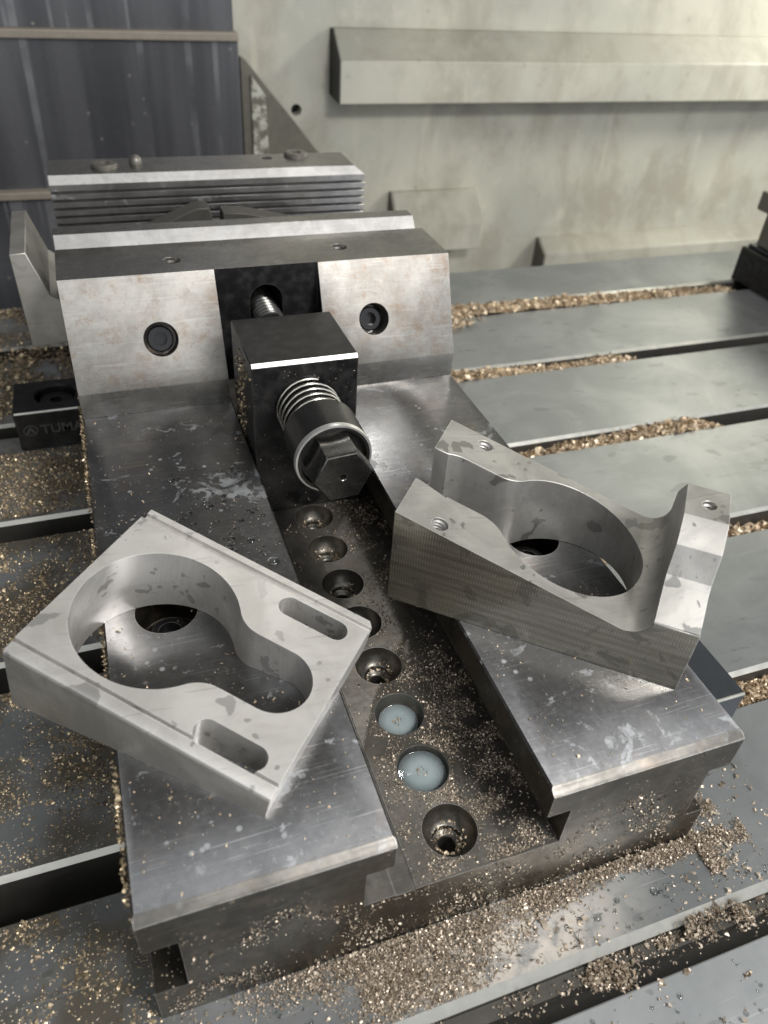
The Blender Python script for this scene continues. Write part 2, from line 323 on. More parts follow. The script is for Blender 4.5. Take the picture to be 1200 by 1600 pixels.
# ------------------------------------------------------------------ mesh helpers
class MB:
    def __init__(s): s.v=[]; s.f=[]
    def add(s, vs, fs):
        o=len(s.v); s.v += [tuple(map(float,p)) for p in vs]; s.f += [tuple(i+o for i in f) for f in fs]; return s
    def box(s, a, b):
        (x0,y0,z0),(x1,y1,z1)=a,b
        return s.add([(x0,y0,z0),(x1,y0,z0),(x1,y1,z0),(x0,y1,z0),(x0,y0,z1),(x1,y0,z1),(x1,y1,z1),(x0,y1,z1)],
            [(0,3,2,1),(4,5,6,7),(0,1,5,4),(1,2,6,5),(2,3,7,6),(3,0,4,7)])
    def prism(s, poly, o, ex, ey, ez, l0, l1):
        """poly in plane (ex,ey), extruded l0..l1 along ez from origin o"""
        o,ex,ey,ez=[np.array(k,float) for k in (o,ex,ey,ez)]
        n=len(poly); vs=[o+a*ex+b*ey+l0*ez for a,b in poly]+[o+a*ex+b*ey+l1*ez for a,b in poly]
        ar=sum(poly[i][0]*poly[(i+1)%n][1]-poly[(i+1)%n][0]*poly[i][1] for i in range(n))
        hand=np.dot(np.cross(ex,ey),ez)*(l1-l0)*ar
        lo=tuple(range(n)); hi=tuple(range(n,2*n)); sd=[(i,(i+1)%n,n+(i+1)%n,n+i) for i in range(n)]
        if hand>0: return s.add(vs,[lo[::-1],hi]+sd)
        return s.add(vs,[lo,hi[::-1]]+[f[::-1] for f in sd])
    def lathe(s, prof, o, ax, n=40, caps=True):
        """prof: (r, h) along axis, ends closed"""
        o=np.array(o,float); ax=np.array(ax,float); ax/=np.linalg.norm(ax)
        t=np.array([1,0,0.]) if abs(ax[0])<0.8 else np.array([0,1,0.])
        a=np.cross(ax,t); a/=np.linalg.norm(a); b=np.cross(ax,a)
        vs=[]; fs=[]
        for r,h in prof:
            for k in range(n):
                q=2*math.pi*k/n; vs.append(o+h*ax+r*(math.cos(q)*a+math.sin(q)*b))
        for i in range(len(prof)-1):
            for k in range(n):
                k2=(k+1)%n; fs.append((i*n+k,i*n+k2,(i+1)*n+k2,(i+1)*n+k))
        if caps: fs.append(tuple(range(n))[::-1]); fs.append(tuple(range((len(prof)-1)*n,len(prof)*n)))
        return s.add(vs,fs)
    def tube(s, pts, r, n=8):
        pts=[np.array(p,float) for p in pts]; N=len(pts); vs=[]; fs=[]
        for i,p in enumerate(pts):
            t=pts[min(i+1,N-1)]-pts[max(i-1,0)]; t/=np.linalg.norm(t)
            up=np.array([0,1,0.]) if abs(t[1])<0.9 else np.array([1,0,0.])
            a=np.cross(t,up); a/=np.linalg.norm(a); b=np.cross(t,a)
            for k in range(n):
                q=2*math.pi*k/n; vs.append(p+r*(math.cos(q)*a+math.sin(q)*b))
        for i in range(N-1):
            for k in range(n):
                k2=(k+1)%n; fs.append((i*n+k,(i+1)*n+k,(i+1)*n+k2,i*n+k2))
        fs.append(tuple(range(n))); fs.append(tuple(range((N-1)*n,N*n))[::-1])
        return s.add(vs,fs)
    def mesh(s, fix=True):
        me=bpy.data.meshes.new("mesh"); me.from_pydata([(a*S,b*S,c*S) for a,b,c in s.v],[],s.f)
        if fix:
            bm=bmesh.new(); bm.from_mesh(me); bmesh.ops.recalc_face_normals(bm,faces=bm.faces); bm.to_mesh(me); bm.free()
        return me
def boolean(me, cutters, op='DIFFERENCE'):
    o=bpy.data.objects.new("tmp",me); col.objects.link(o); cs=[]
    for c in cutters:
        q=bpy.data.objects.new("tmpc",c if isinstance(c,bpy.types.Mesh) else c.mesh()); col.objects.link(q); cs.append(q)
        md=o.modifiers.new("b",'BOOLEAN'); md.operation=op; md.object=q; md.solver='EXACT'
    bpy.context.view_layer.update()
    r=bpy.data.meshes.new_from_object(o.evaluated_get(bpy.context.evaluated_depsgraph_get()))
    for q in cs+[o]: bpy.data.objects.remove(q)
    return r
BASEPOS={}
def link(name, me, mat, parent=None, bevel=0, seg=2, smooth=35, kind=None):
    if isinstance(me,MB): me=me.mesh()
    me.name=name
    if parent is not None:
        off=BASEPOS.get(parent.name,Vector((0,0,0)))
        me.transform(Matrix.Translation(-off))
    o=bpy.data.objects.new(name,me); col.objects.link(o)
    if parent is not None: o.parent=parent; BASEPOS[o.name]=BASEPOS.get(parent.name,Vector((0,0,0)))
    else: BASEPOS[o.name]=Vector((0,0,0))
    if mat is not None:
        me.materials.clear()
        for mm in (mat if isinstance(mat,(list,tuple)) else [mat]): me.materials.append(mm)
    if smooth:
        me.polygons.foreach_set('use_smooth',[True]*len(me.polygons)); me.set_sharp_from_angle(angle=math.radians(smooth))
    if bevel:
        b=o.modifiers.new("bevel",'BEVEL'); b.width=bevel*S; b.segments=seg; b.limit_method='ANGLE'; b.angle_limit=math.radians(40)
        b.harden_normals=False
    if kind: o['kind']=kind
    return o
def tag(o, label, cat, group=None):
    o['label']=label; o['category']=cat
    if group: o['group']=group
    return o
def thing(name, loc, label, cat, group=None):
    o=bpy.data.objects.new(name,None); col.objects.link(o); o.location=Vector(loc)*S; o.empty_display_size=0.01
    BASEPOS[o.name]=Vector(loc)*S
    return tag(o,label,cat,group)
X=(1,0,0); Y=(0,1,0); Z=(0,0,1)

# ------------------------------------------------------------------ setting: tray below, table
link("tray_floor", MB().box((-700,-600,-330),(1300,1100,-320)), M_GREY, kind='structure')
ZT=-50.0
table=thing("machine_table",(200,200,ZT),"grey iron machine table with long slots full of metal chips under the vise","machine table")
near=[33.7,110.2,187.4,263.8,340.0]; far=[47.2,123.8,200.8,277.0,357.5]
ends=[-18.0]+far; begs=near+[410.0]
TX0,TX1=-420,980
for i,(y0,y1) in enumerate(zip(ends,begs)):
    c0=2.2 if i==0 else 1.6
    cz=2.6 if i==0 else 1.3
    poly=[(y0+0,ZT),(y1-0.4,ZT),(y1,ZT-0.4),(y1,ZT-24),(y0-c0,ZT-24),(y0-c0,ZT-cz)]
    sl=MB().prism(poly,(0,0,0),Y,Z,X,TX0,TX1).mesh()
    o=link("table_slab",sl,[M_TABLE,M_TSLOT,M_EDGE],table,smooth=0)
    for p in o.data.polygons:
        n=p.normal
        if abs(n.z)>0.9: p.material_index=0
        elif n.y<-0.3 and n.z>0.2: p.material_index=2
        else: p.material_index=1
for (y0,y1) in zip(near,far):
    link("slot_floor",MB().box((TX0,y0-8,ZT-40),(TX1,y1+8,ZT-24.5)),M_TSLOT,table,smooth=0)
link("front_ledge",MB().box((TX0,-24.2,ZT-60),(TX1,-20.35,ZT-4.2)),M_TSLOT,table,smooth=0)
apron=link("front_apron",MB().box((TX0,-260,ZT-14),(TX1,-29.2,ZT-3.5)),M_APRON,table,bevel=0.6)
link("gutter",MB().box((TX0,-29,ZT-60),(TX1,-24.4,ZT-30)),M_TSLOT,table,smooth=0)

# ------------------------------------------------------------------ back wall with drip rails
WY=560
wall=thing("back_wall",(400,WY,-320),"stained cream enamel wall of the machine enclosure behind the table","wall")
wm=boolean(MB().box((-700,WY,-320),(1300,WY+12,900)).mesh(),[MB().lathe([(4.2,-8),(4.2,20)],(176.7,WY,24.8),Y,20)])
link("wall_panel",wm,M_WALL,wall,smooth=0)
link("hole_backing",MB().box((165,WY+10.5,12),(190,WY+11.5,38)),M_HOLE,wall,smooth=0)
link("unseen_side_panel",MB().box((-720,-650,-320),(-708,WY,900)),M_COVER,wall,smooth=0)  # out of view, added to block ambient light from the left
link("unseen_ceiling_panel",MB().box((-720,-60,800),(1300,WY,812)),M_GREY,wall,smooth=0)  # unseen, put in to keep ambient light off from above
def drip_rail(x0,x1,ztop,zfr,zbot,dp,cap):  # cap: dark material for the shaded left end
    poly=[(WY+0.2,ztop),(WY-4,ztop),(WY-dp,zfr),(WY-dp,zbot),(WY-dp+3,zbot),(WY+0.2,zbot+3)]
    r=link("drip_rail",MB().prism(poly,(0,0,0),Y,Z,X,x0,x1),[M_WALL,M_WDARK],wall,bevel=0.9)
    for p in r.data.polygons:
        if p.normal.z>0.2: p.material_index=1
    link("end_shade",MB().prism([(WY+0.1,ztop-0.5),(WY-4,ztop-0.5),(WY-dp+0.3,zfr-0.5),(WY-dp+0.3,zbot+1),(WY+0.1,zbot+3)],(0,0,0),Y,Z,X,x0-1.2,x0-0.05),cap,r,smooth=0)  # thin dark slab paints the shade on the rail's left end
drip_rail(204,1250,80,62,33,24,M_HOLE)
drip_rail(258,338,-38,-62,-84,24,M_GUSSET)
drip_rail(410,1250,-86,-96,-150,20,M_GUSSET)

# ------------------------------------------------------------------ telescopic cover and gusset
cover=thing("telescopic_cover",(-150,545,-320),"dark sheet metal telescopic way cover in the back left corner","way cover")
for i,(z0,z1,yy) in enumerate(((77,700,546),(-20.5,73,541),(-320,-25,536))):
    link("cover_plate",MB().box((-700,yy,z0-8),(131.5-1.2*(2-i)+0.6*i,yy+9,z1)),M_COVER,cover,bevel=0.8)
for z,yy in ((72.6,537.5),(-25.2,532.5)):
    link("wiper_strip",MB().box((-700,yy,z),(131,yy+12,z+5.2)),M_WIPER,cover,bevel=0.8)
gus=thing("gusset_bracket",(160,550,-60),"speckled triangular grey gusset plate right of the dark cover","bracket")
link("web_plate",MB().prism([(133,62),(137,60),(196,-8),(240,-60),(133,-60)],(0,0,0),X,Z,Y,548,557),M_GUSSET,gus,bevel=0.6)
link("flange",MB().prism([(139.5,51),(150,38),(153,-60),(139.5,-60)],(0,0,0),X,Z,Y,545.5,547.8),M_GUSSETL,gus,bevel=0.6)

# ------------------------------------------------------------------ machine vise
vise=thing("machine_vise",(75,200,ZT),"large grey steel machine vise with ridged jaws bolted on the slotted table","vise")
prof=[(0,-13),(0,-0.5),(0.5,0),(55.1,0),(55.6,-0.5),(55.6,-10),(49,-10),(49,-25),(101.3,-25),(101.3,-10),(94.7,-10),(94.7,-0.5),(95.2,0),(149.5,0),(150,-0.5),
      (150,-13),(143.5,-13),(143.5,-35),(150,-35),(150,-49.9),(0,-49.9),(0,-35),(7.5,-35),(7.5,-13)]
bm_=MB().prism(prof,(0,0,0),X,Z,Y,0,425).mesh()
BORES=[11.3+18.6*i for i in range(8)]
BX=75.8
cut=[MB().prism([(-1,0.01+1),(-1,-1.6),(0.01,-1.6),(2.3,0.0),(2.3,1.01)],(0,0,0),Y,Z,X,-5,160)]
bore_prof=[(7.5,2),(7.15,-0.3),(6.9,-2.0),(6.5,-3.0),(5.6,-4.5),(4.6,-5.6),(4.3,-5.7),(3.9,-6.9),(3.0,-7.5),(2.7,-7.6),(2.4,-8.0),(2.4,-18)]
for y in BORES: cut.append(MB().lathe(bore_prof,(BX,y,-25),Z,40))
for x in (17,133):
    cut.append(MB().lathe([(8.6,1),(8.6,-12),(6,-12.5),(6,-20)],(x,83.5,0),Z,40))
cut.append(MB().box((57,-5,-25.35),(62.2,148,-20)))      # shallow relief beside the rail
bm_=boolean(bm_,cut)
base=link("base",bm_,[M_RAIL,M_FLOOR,M_BASE,M_BORE,M_CHAMF],vise,bevel=0.25,seg=1)
for p in base.data.polygons:
    c=p.center/S; c=(c.x+75,c.y+200,c.z+ZT)
    inb=c[2]<-25.05 and abs(c[0]-BX)<7.6 and min((c[0]-BX)**2+(c[1]-b)**2 for b in BORES)<7.45**2
    if inb and c[2]>-34: p.material_index=3
    elif p.normal.y<-0.3 and p.normal.z>0.3 and c[2]>-3: p.material_index=4
    elif p.normal.z>0.5 and c[2]>-5: p.material_index=0
    elif c[2]>-45 and c[2]<-20 and 49<c[0]<101.5 and c[1]>0.5: p.material_index=1
    elif p.normal.y<-0.5 or abs(p.normal.x)>0.5: p.material_index=2
    else: p.material_index=1 if 49<c[0]<101.5 else 2
for x in (17,133):
    s_=link("mounting_screw",MB().lathe([(5.6,-20),(5.6,-9),(5.0,-8.4),(3.2,-8.4),(3.0,-12)],(x,83.5,0),Z,32),M_BLACK,base)

# movable jaw
jp=[(190,0.05),(190,10),(206.5,47),(236,47),(236,0.05)]
jm=MB().prism(jp,(0,0,0),Y,Z,X,0,150).mesh()
sl=np.array([0,-0.914,0.406])
cut=[MB().box((54.9,180,-1),(94.8,206.9,60))]
# arched drawbar opening
arch=[(-6.5,-10),(-6.5,7)]+[(-6.5*math.cos(t),7+6.5*math.sin(t)) for t in np.linspace(0,math.pi,13)[1:-1]]+[(6.5,7),(6.5,-10)]
cut.append(MB().prism([(a,b) for a,b in arch],(74.3,0,26),X,Z,Y,200,245))
for x in (32.2,115.9):
    cut.append(MB().lathe([(6.3,3),(6.3,-13),(4,-13.5)],(x,197.0,25.7),sl,36))
for x,y in ((41,218),(107.5,220.5)):
    cut.append(MB().lathe([(3.3,2),(3.3,-9)],(x,y,47),Z,24))
jm=boolean(jm,cut)
jaw=link("movable_jaw",jm,[M_JAW,M_JAWTOP,M_BLACK],vise,bevel=0.35,seg=2)
for p in jaw.data.polygons:
    c=p.center/S; cx_,cy_,cz_=c.x+75,c.y+200,c.z+ZT
    if p.normal.z>0.9: p.material_index=1
    elif 54.5<cx_<95.2 and p.normal.y<-0.9 and cy_>205: p.material_index=2
    elif p.normal.y<-0.95 and cy_<191: p.material_index=1
    elif abs(p.normal.x)>0.9 and 54<cx_<96: p.material_index=2
    else: p.material_index=0
jpl=link("jaw_plate",MB().prism([(236.1,0.2),(236.1,46.6),(240.5,51.2),(247.5,51.2),(247.5,0.2)],(0,0,0),Y,Z,X,0.1,147),[M_STRIP,M_JAWTOP],jaw,bevel=0.3)
for p in jpl.data.polygons: p.material_index=1 if p.normal.z>0.9 else 0
for x in (32.2,115.9):
    s_=MB().lathe([(4.9,-13),(4.9,-6),(4.4,-5.4),(2.6,-5.4),(2.5,-9)],(x,197.0,25.7),sl,32)
    link("socket_screw",s_,M_SOCK,jaw)
for x,y in ((41,218),(107.5,220.5)):
    t=MB()
    for k in range(4): t.lathe([(3.3,-1.2-1.3*k),(2.75,-1.8-1.3*k),(2.75,-1.9-1.3*k),(3.3,-2.4-1.3*k)],(x,y,47),Z,24,False)
    link("thread",t,M_JAWTOP,jaw)
# thrust block with pull screw
blk=link("thrust_block",MB().prism([(149,-24.9),(149,35.9),(150.1,37),(184,37),(184,-24.9)],(0,0,0),Y,Z,X,56.2,93.4),M_BLACK,vise,bevel=0.35,seg=1)
link("worn_edge",MB().prism([(148.95,35.75),(148.9,36.0),(150.0,37.1),(150.3,37.05)],(0,0,0),Y,Z,X,56.5,93.1),M_RIM,blk,smooth=0)
AX,AZ=75.0,19.5
helix=[]
for i in range(5*28+1):
    t=i/28; a=2*math.pi*t+1.2; helix.append((AX+10.6*math.cos(a),148.6-3.35*t,AZ+10.6*math.sin(a)))
link("spring",MB().tube(helix,0.62,8),M_SPRING,blk,smooth=80)
link("screw_shank",MB().lathe([(8.2,150),(8.2,120)],(AX,0,AZ),Y,32),M_BLACK,blk)
colr=link("collar",MB().lathe([(9,132.2),(12.0,132.2),(12.7,131.4),(12.7,115.9),(12.3,115.5),(10.9,115.5),(10.7,117.2),(6,117.2)],(AX,0,AZ),Y,56),M_COLLAR,blk)
link("rim",MB().lathe([(12.75,117),(12.8,116.1),(12.5,115.35),(11.9,115.35),(11.7,115.9),(12.75,117)],(AX,0,AZ),Y,56,False),M_RIM,colr)
hexm=MB()
def hexring(r,y,ph=0.075): return [(AX+r*math.cos(ph+math.pi/6+math.pi/2-k*math.pi/3),y,AZ+r*math.sin(ph+math.pi/6+math.pi/2-k*math.pi/3)) for k in range(6)]
vs=hexring(9.85,118)+hexring(9.85,106.4)+hexring(9.2,105.5)
fs=[tuple(range(6))]
for a in (0,6):
    for k in range(6): fs.append((a+k,a+6+k,a+6+(k+1)%6,a+(k+1)%6))
fs.append(tuple(range(12,18))[::-1]); hexm.add(vs,fs)
hm=boolean(hexm.mesh(),[MB().lathe([(1.1,100),(1.1,106.5),(0.2,108)],(AX,0,AZ),Y,20)])
link("hex_head",hm,M_HEX,blk,bevel=0.15,seg=1)
# drawbar thread seen in the arch of the jaw
th=MB()
pts=[]
for k in range(12):
    y=200+k*2.6; pts += [(5.0,y),(6.0,y+0.7),(6.0,y+1.2),(5.0,y+1.9)]
th.lathe(pts,(74.6,0,25.4),Y,32)
link("drawbar",th,M_COLLAR,vise,smooth=50)
# fixed jaw
fz=[43.2,39.5,35.9,32.3,28.7,25.1]
fp=[(318.5,0.05),(318.5,22)]
for z in reversed(fz): fp += [(318.5,z-1.9),(319.9,z-1.5),(319.9,z-0.6),(317.6,z-0.3)] if False else [(317.4,z-2.4),(317.4,z-0.7),(321.5,z-0.65),(321.5,z+0.45),(317.4,z+0.55)]
fp += [(317.4,46.6),(320.4,50.2),(345,50.2),(345,0.05)]
fm=MB().prism(fp,(0,0,0),Y,Z,X,-0.6,151).mesh()
fm=boolean(fm,[MB().prism([(145.5,50.6),(152,50.6),(152,45.5)],(0,0,0),X,Z,Y,310,350),
   MB().lathe([(2.8,2),(2.8,-8)],(104.5,338,50.2),Z,20)])
fj=link("fixed_jaw",fm,[M_RIDGE,M_JAWTOP,M_STRIP],vise,bevel=0.12,seg=1)
for p in fj.data.polygons:
    c=p.center/S
    if p.normal.z>0.95 and c.z+ZT>49: p.material_index=1
    elif p.normal.z>0.4 and c.z+ZT>46: p.material_index=2
def button(x,y,r,h,name):
    b=link(name,MB().lathe([(r,-2),(r,h*0.55),(r*0.86,h),(r*0.42,h),(r*0.4,h-1.4)],(x,y,50.2),Z,28),M_GREY,fj)
    return b
button(25,331,6.2,1.9,"jaw_screw"); button(120.5,340.5,6.2,1.9,"jaw_screw")
link("ball_plunger",MB().lathe([(2.9,-1),(3.1,1),(2.6,2.7),(1.4,3.7),(0.3,4.0)],(39.7,335.5,50.2),Z,20),M_GREY,fj)

# ------------------------------------------------------------------ things between and beside the jaws
wed=thing("parallel_wedge",(55,297,0),"dark wedge shaped plate lying between the jaws left of the gap","wedge",None)
link("wedge_body",MB().prism([(36,0.2),(36,31),(61.5,41.3),(67.4,41.2),(69.6,31),(69.6,0.2)],(0,0,0),X,Z,Y,293,304),M_GREYD,wed,bevel=0.4)
wed2=thing("parallel_wedge",(95,297,0),"low dark wedge plate lying between the jaws right of the gap","wedge",None)
link("wedge_body",MB().prism([(73.4,0.2),(73.4,38.7),(84,38),(104,33.5),(118,30),(118,0.2)],(0,0,0),X,Z,Y,293,304),M_GREYD,wed2,bevel=0.4)
stop=thing("work_stop",(-9,258,9),"machined steel stop block fixed on the left side of the movable jaw","work stop")
link("stop_body",MB().prism([(-16,46.6),(-10.2,47),(-4.8,30),(-0.3,26.8),(-0.3,9.8),(-15.6,8.8)],(0,0,0),X,Z,Y,235,284),M_PARTLS,stop,bevel=0.4)

# clamps in the side notches of the vise
def clamp(x0,x1,y0,y1,label,nx):
    t=thing("toe_clamp",((x0+x1)/2,(y0+y1)/2,ZT),label,"clamp","black clamps holding the vise down on the table")
    bx=(x0+x1)/2; by=(y0+y1)/2
    me=boolean(MB().box((x0,y0,ZT+0.05),(x1,y1,-30)).mesh(),[MB().lathe([(8.8,2),(8.8,-9),(5.5,-9.2),(5.5,-25)],(nx,by,-30),Z,36)])
    b=link("clamp_body",me,M_BLACK2,t,bevel=0.7,seg=1)
    link("worn_edge",MB().prism([(y0-0.04,-30.75),(y0-0.04,-30.45),(y0+0.4,-29.94),(y0+0.75,-29.94)],(0,0,0),Y,Z,X,x0+0.6,x1-0.6),M_EDGE,b,smooth=0)
    hd=[(3.2*math.cos(k*math.pi/3),3.2*math.sin(k*math.pi/3)) for k in range(6)]
    hm=boolean(MB().lathe([(7.6,-12),(7.6,-3.4),(7.0,-2.8),(0.1,-2.8)],(nx,by,-30),Z,36).mesh(),[MB().prism(hd,(nx,by,-30),X,Y,Z,-9,0)])
    link("clamp_bolt",hm,M_BLACK2,t)
    return t,b
cl,cb=clamp(-32.3,-0.3,250.5,279,"black steel clamp with TUMA lettering left of the vise",-14)
cr,cb2=clamp(150.3,186,27,57,"dark clamp with one bolt hole beside the right rail of the vise",160)
cb2.data.materials[0]=M_DBLUE
def text(s, size, loc, name, mat, parent, depth=0.08):
    c=bpy.data.curves.new(name,'FONT'); c.body=s; c.size=size*S; c.extrude=depth*S; c.offset=0.05*S
    o=bpy.data.objects.new("t",c); col.objects.link(o); bpy.context.view_layer.update()
    me=bpy.data.meshes.new_from_object(o.evaluated_get(bpy.context.evaluated_depsgraph_get())); bpy.data.objects.remove(o)
    me.transform(Matrix.Translation(Vector(loc)*S)@Matrix.Rotation(math.radians(90),4,'X'))
    return link(name,me,mat,parent,smooth=0)
text("TUMA",6.6,(-22.2,250.45,-41.5),"lettering",M_PRINT,cb)
lg=MB()
ring=[(-26.5+2.9*math.cos(a),250.42,-39.3+2.5*math.sin(a)) for a in np.linspace(0,2*math.pi,33)]
lg.tube(ring,0.22,6)
lg.prism([(-28.6,-40.6),(-26.5,-37.4),(-24.4,-40.6),(-25.4,-40.6),(-26.5,-38.8),(-27.6,-40.6)],(0,0,0),X,Z,Y,250.35,250.6)
link("logo",lg,M_PRINT,cb,smooth=0)

# block at the right edge of the table
fx=thing("fixture_block",(510,325,ZT),"black fixture block with a rusty steel cap at the right edge of the table","fixture")
link("fixture_body",MB().box((458,235,ZT+0.05),(600,360,-25)),M_BLACK,fx,bevel=1.2)
link("top_plate",MB().box((461,238,-24.8),(598,357,-22.5)),M_DBLUE,fx,bevel=0.6)
cap=link("cap_block",MB().box((462,250,-22.3),(600,352,2)),M_GREY,fx,bevel=1.5)
link("cap_lip",MB().box((455,246,2.2),(604,356,15)),M_GREY,cap,bevel=1.2)
link("rust_pin",MB().lathe([(8,462.5),(8,456),(6.5,454.5)],(0,318,-12),X,24),M_RUST,fx)

# ------------------------------------------------------------------ left part: wedge plate with keyhole
def keyhole(cu,cv,rb,lu,rl,hf,fil,n=40):
    """closed outline: big circle (cu,cv,rb), lobe arc (lu,cv,rl), straight half height hf with fillets of radius fil"""
    pts=[]
    # fillet circle tangent to line v=+hf and outside of big circle, centre at v=hf+fil
    dv=hf+fil; du=math.sqrt((rb+fil)**2-dv**2); fu=cu-du
    a1=math.atan2(dv,-du)              # angle on the big circle of the tangent point (upper)
    for t in np.linspace(-a1,a1,n*2): pts.append((cu+rb*math.cos(t),cv+rb*math.sin(t)))
    # upper fillet: from big circle tangent to line
    b0=math.atan2(-dv,du); b1=-math.pi/2
    for t in np.linspace(b0,b1,10)[1:]: pts.append((fu+fil*math.cos(t),cv+dv+fil*math.sin(t)))
    for t in np.linspace(math.pi/2,3*math.pi/2,n): pts.append((lu+rl*math.cos(t),cv+(hf/rl)*rl*math.sin(t)))
    for t in np.linspace(math.pi/2,math.atan2(dv,du),10): pts.append((fu+fil*math.cos(t),cv-dv+fil*math.sin(t)))
    out=[pts[0]]
    for p in pts[1:]:
        if math.hypot(p[0]-out[-1][0],p[1]-out[-1][1])>0.05: out.append(p)
    if math.hypot(out[0][0]-out[-1][0],out[0][1]-out[-1][1])<0.05: out.pop()
    return out
O=np.array([33.09,16.37,9.5]); U=np.array([-0.7262,0.6591,0.1956]); V=np.array([0.6758,0.7366,0.0271]); N=np.cross(V,U)
if N[2]<0: N=-N
sec=[(-3.9,-1.7),(-3.6,-1.0),(-2.8,-0.6),(-0.75,-0.5),(-0.65,-1.6),(-0.22,-1.6),(0,-0.12),(0.15,0),(46.9,0),(47.2,-0.3),(47.4,-1.9),(49.3,-2.0),(49.6,-1.0),(51.4,-1.0),(51.8,-1.5),(51.8,-60),(-3.9,-60)]
pm=MB().prism(sec,O,V,N,U,-0.5,68.9).mesh()
cut=[MB().box((-200,-200,-100),(300,300,0.06)),
     MB().prism(keyhole(46.2,22.1,20.3,13.0,9.0,9.0,9.0),O,U,V,N,-60,5),
     MB().prism([(20.6+3.0*math.cos(t),43+3.0*math.sin(t)) for t in np.linspace(-math.pi/2,math.pi/2,14)]+[(7.0+3.0*math.cos(t),43+3.0*math.sin(t)) for t in np.linspace(math.pi/2,1.5*math.pi,14)],O,U,V,N,-60,5),
     MB().prism([(19.4+3.1*math.cos(t),2.4+3.1*math.sin(t)) for t in np.linspace(-math.pi/2,math.pi/2,14)]+[(7.2+3.1*math.cos(t),2.4+3.1*math.sin(t)) for t in np.linspace(math.pi/2,1.5*math.pi,14)],O,U,V,N,-60,5)]
cut.append(MB().prism([(-3,49.6),(-0.5,49.6),(1.2,51.9),(1.2,54),(-3,54)],O,U,V,N,-60,5))
pm=boolean(pm,cut)
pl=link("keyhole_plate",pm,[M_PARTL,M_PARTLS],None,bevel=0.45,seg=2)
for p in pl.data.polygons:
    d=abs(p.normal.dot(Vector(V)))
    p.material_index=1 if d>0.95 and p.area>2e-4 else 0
tag(pl,"pale machined wedge plate with keyhole opening and two slots lying on the left rail","machined part")
def rebase(o, loc):
    off=Vector(loc)*S; o.data.transform(Matrix.Translation(-off)); o.location=off; BASEPOS[o.name]=off
rebase(pl,(15,55,0))

# ------------------------------------------------------------------ right part: wedge bracket with post
P0=np.array([79.1,70.5,0.]); Ur=np.array([0.7585,-0.6517,0]); Vr=np.array([0.6517,0.7585,0])
side=[(-1,0.06),(-1,32.2)]
for uu in np.linspace(-1,63.5,3)[1:]: side.append((uu,32.0-0.26*uu))
cr_=6.0; cu_,cz_=70-cr_,0
# cove tangent to the slope then rising to the post wall
a0=math.atan(0.26)
cuc=70-cr_; czc=(32.0-0.26*cuc)+cr_/math.cos(a0)-0.0
cuc=64.0; czc=32.0-0.26*64.0+cr_/math.cos(a0)
side=side[:2]
for t in np.linspace(-math.pi/2-a0,0,12): side.append((cuc+cr_*math.cos(t),czc+cr_*math.sin(t)))
side += [(70.0,60),(81.3,60),(81.3,0.06)]
bm2=MB().prism(side,P0,Ur,Z,Vr,0,51).mesh()
# cut the end wall to the stepped post profile (v,z) over u>63
pr_=[(-3,20.6),(0.6,20.9),(10.4,26.2),(12.0,27.8),(15.0,35.6),(16.4,36.9),(22.6,40.2),(36.4,40.4),(45,33),(51,27.5),(54,26),(54,80),(-3,80)]
cut=[MB().prism(pr_,P0,Vr,Z,Ur,58,90),
     MB().prism(keyhole(43.8,25.7,21.8,9.0,10.0,10.0,10.0),P0,Ur,Vr,Z,-5,70),
     MB().prism([(-4,17.0),(0.5,17.0),(7,15.6),(9,15),(9,35),(7,34.4),(0.5,33.7),(-4,33.7)],P0,Ur,Vr,Z,9,70)]
nt_=np.array([0,0,1.])+0.26*Ur; nt_/=np.linalg.norm(nt_)
taps=[]
for (uu,vv) in ((10.8,4.0),(11.8,46.6)):
    c=P0+uu*Ur+vv*Vr+np.array([0,0,32-0.26*uu]); taps.append((c,nt_,2.35))
taps.append((P0+76.1*Ur+28.8*Vr+np.array([0,0,40.2]),np.array([0,0,1.]),1.9))
for c,n_,r in taps: cut.append(MB().lathe([(r,2),(r,-11)],c,n_,28))
bm2=boolean(bm2,cut)
brk=link("wedge_bracket",bm2,[M_PARTR,M_MARK],None,bevel=0.3,seg=1,smooth=16)
for p in brk.data.polygons:
    if p.normal.dot(Vector(Vr))<-0.97 and p.area>3e-4: p.material_index=1
tag(brk,"machined wedge bracket with keyhole bore and raised stepped post on the right rail","machined part")
rebase(brk,(115,45,0))
for c,n_,r in taps:
    t=MB()
    for k in range(6): t.lathe([(r+0.02,-0.9-1.05*k),(r-0.42,-1.35-1.05*k),(r-0.42,-1.5-1.05*k),(r+0.02,-1.9-1.05*k)],c,n_,24,False)
    link("thread",t,M_PARTR,brk)

# ------------------------------------------------------------------ coolant standing in the bores
def puddle(y,r,z,label,dome=0.5):
    o=link("coolant_puddle",MB().lathe([(r,0.35),(r*0.95,0.12),(r*0.85,0.0),(r*0.6,0.03),(r*0.25,0.06),(0.05,0.06)],(BX,y,z),Z,40).mesh(False),M_COOL,None,smooth=80)
    tag(o,label,"puddle"); rebase(o,(BX,y,z)); return o
puddle(BORES[1],6.75,-27.4,"large round milky coolant puddle in the second bore from the front")
puddle(BORES[2],5.9,-29.0,"smaller milky coolant puddle in the third bore from the front")

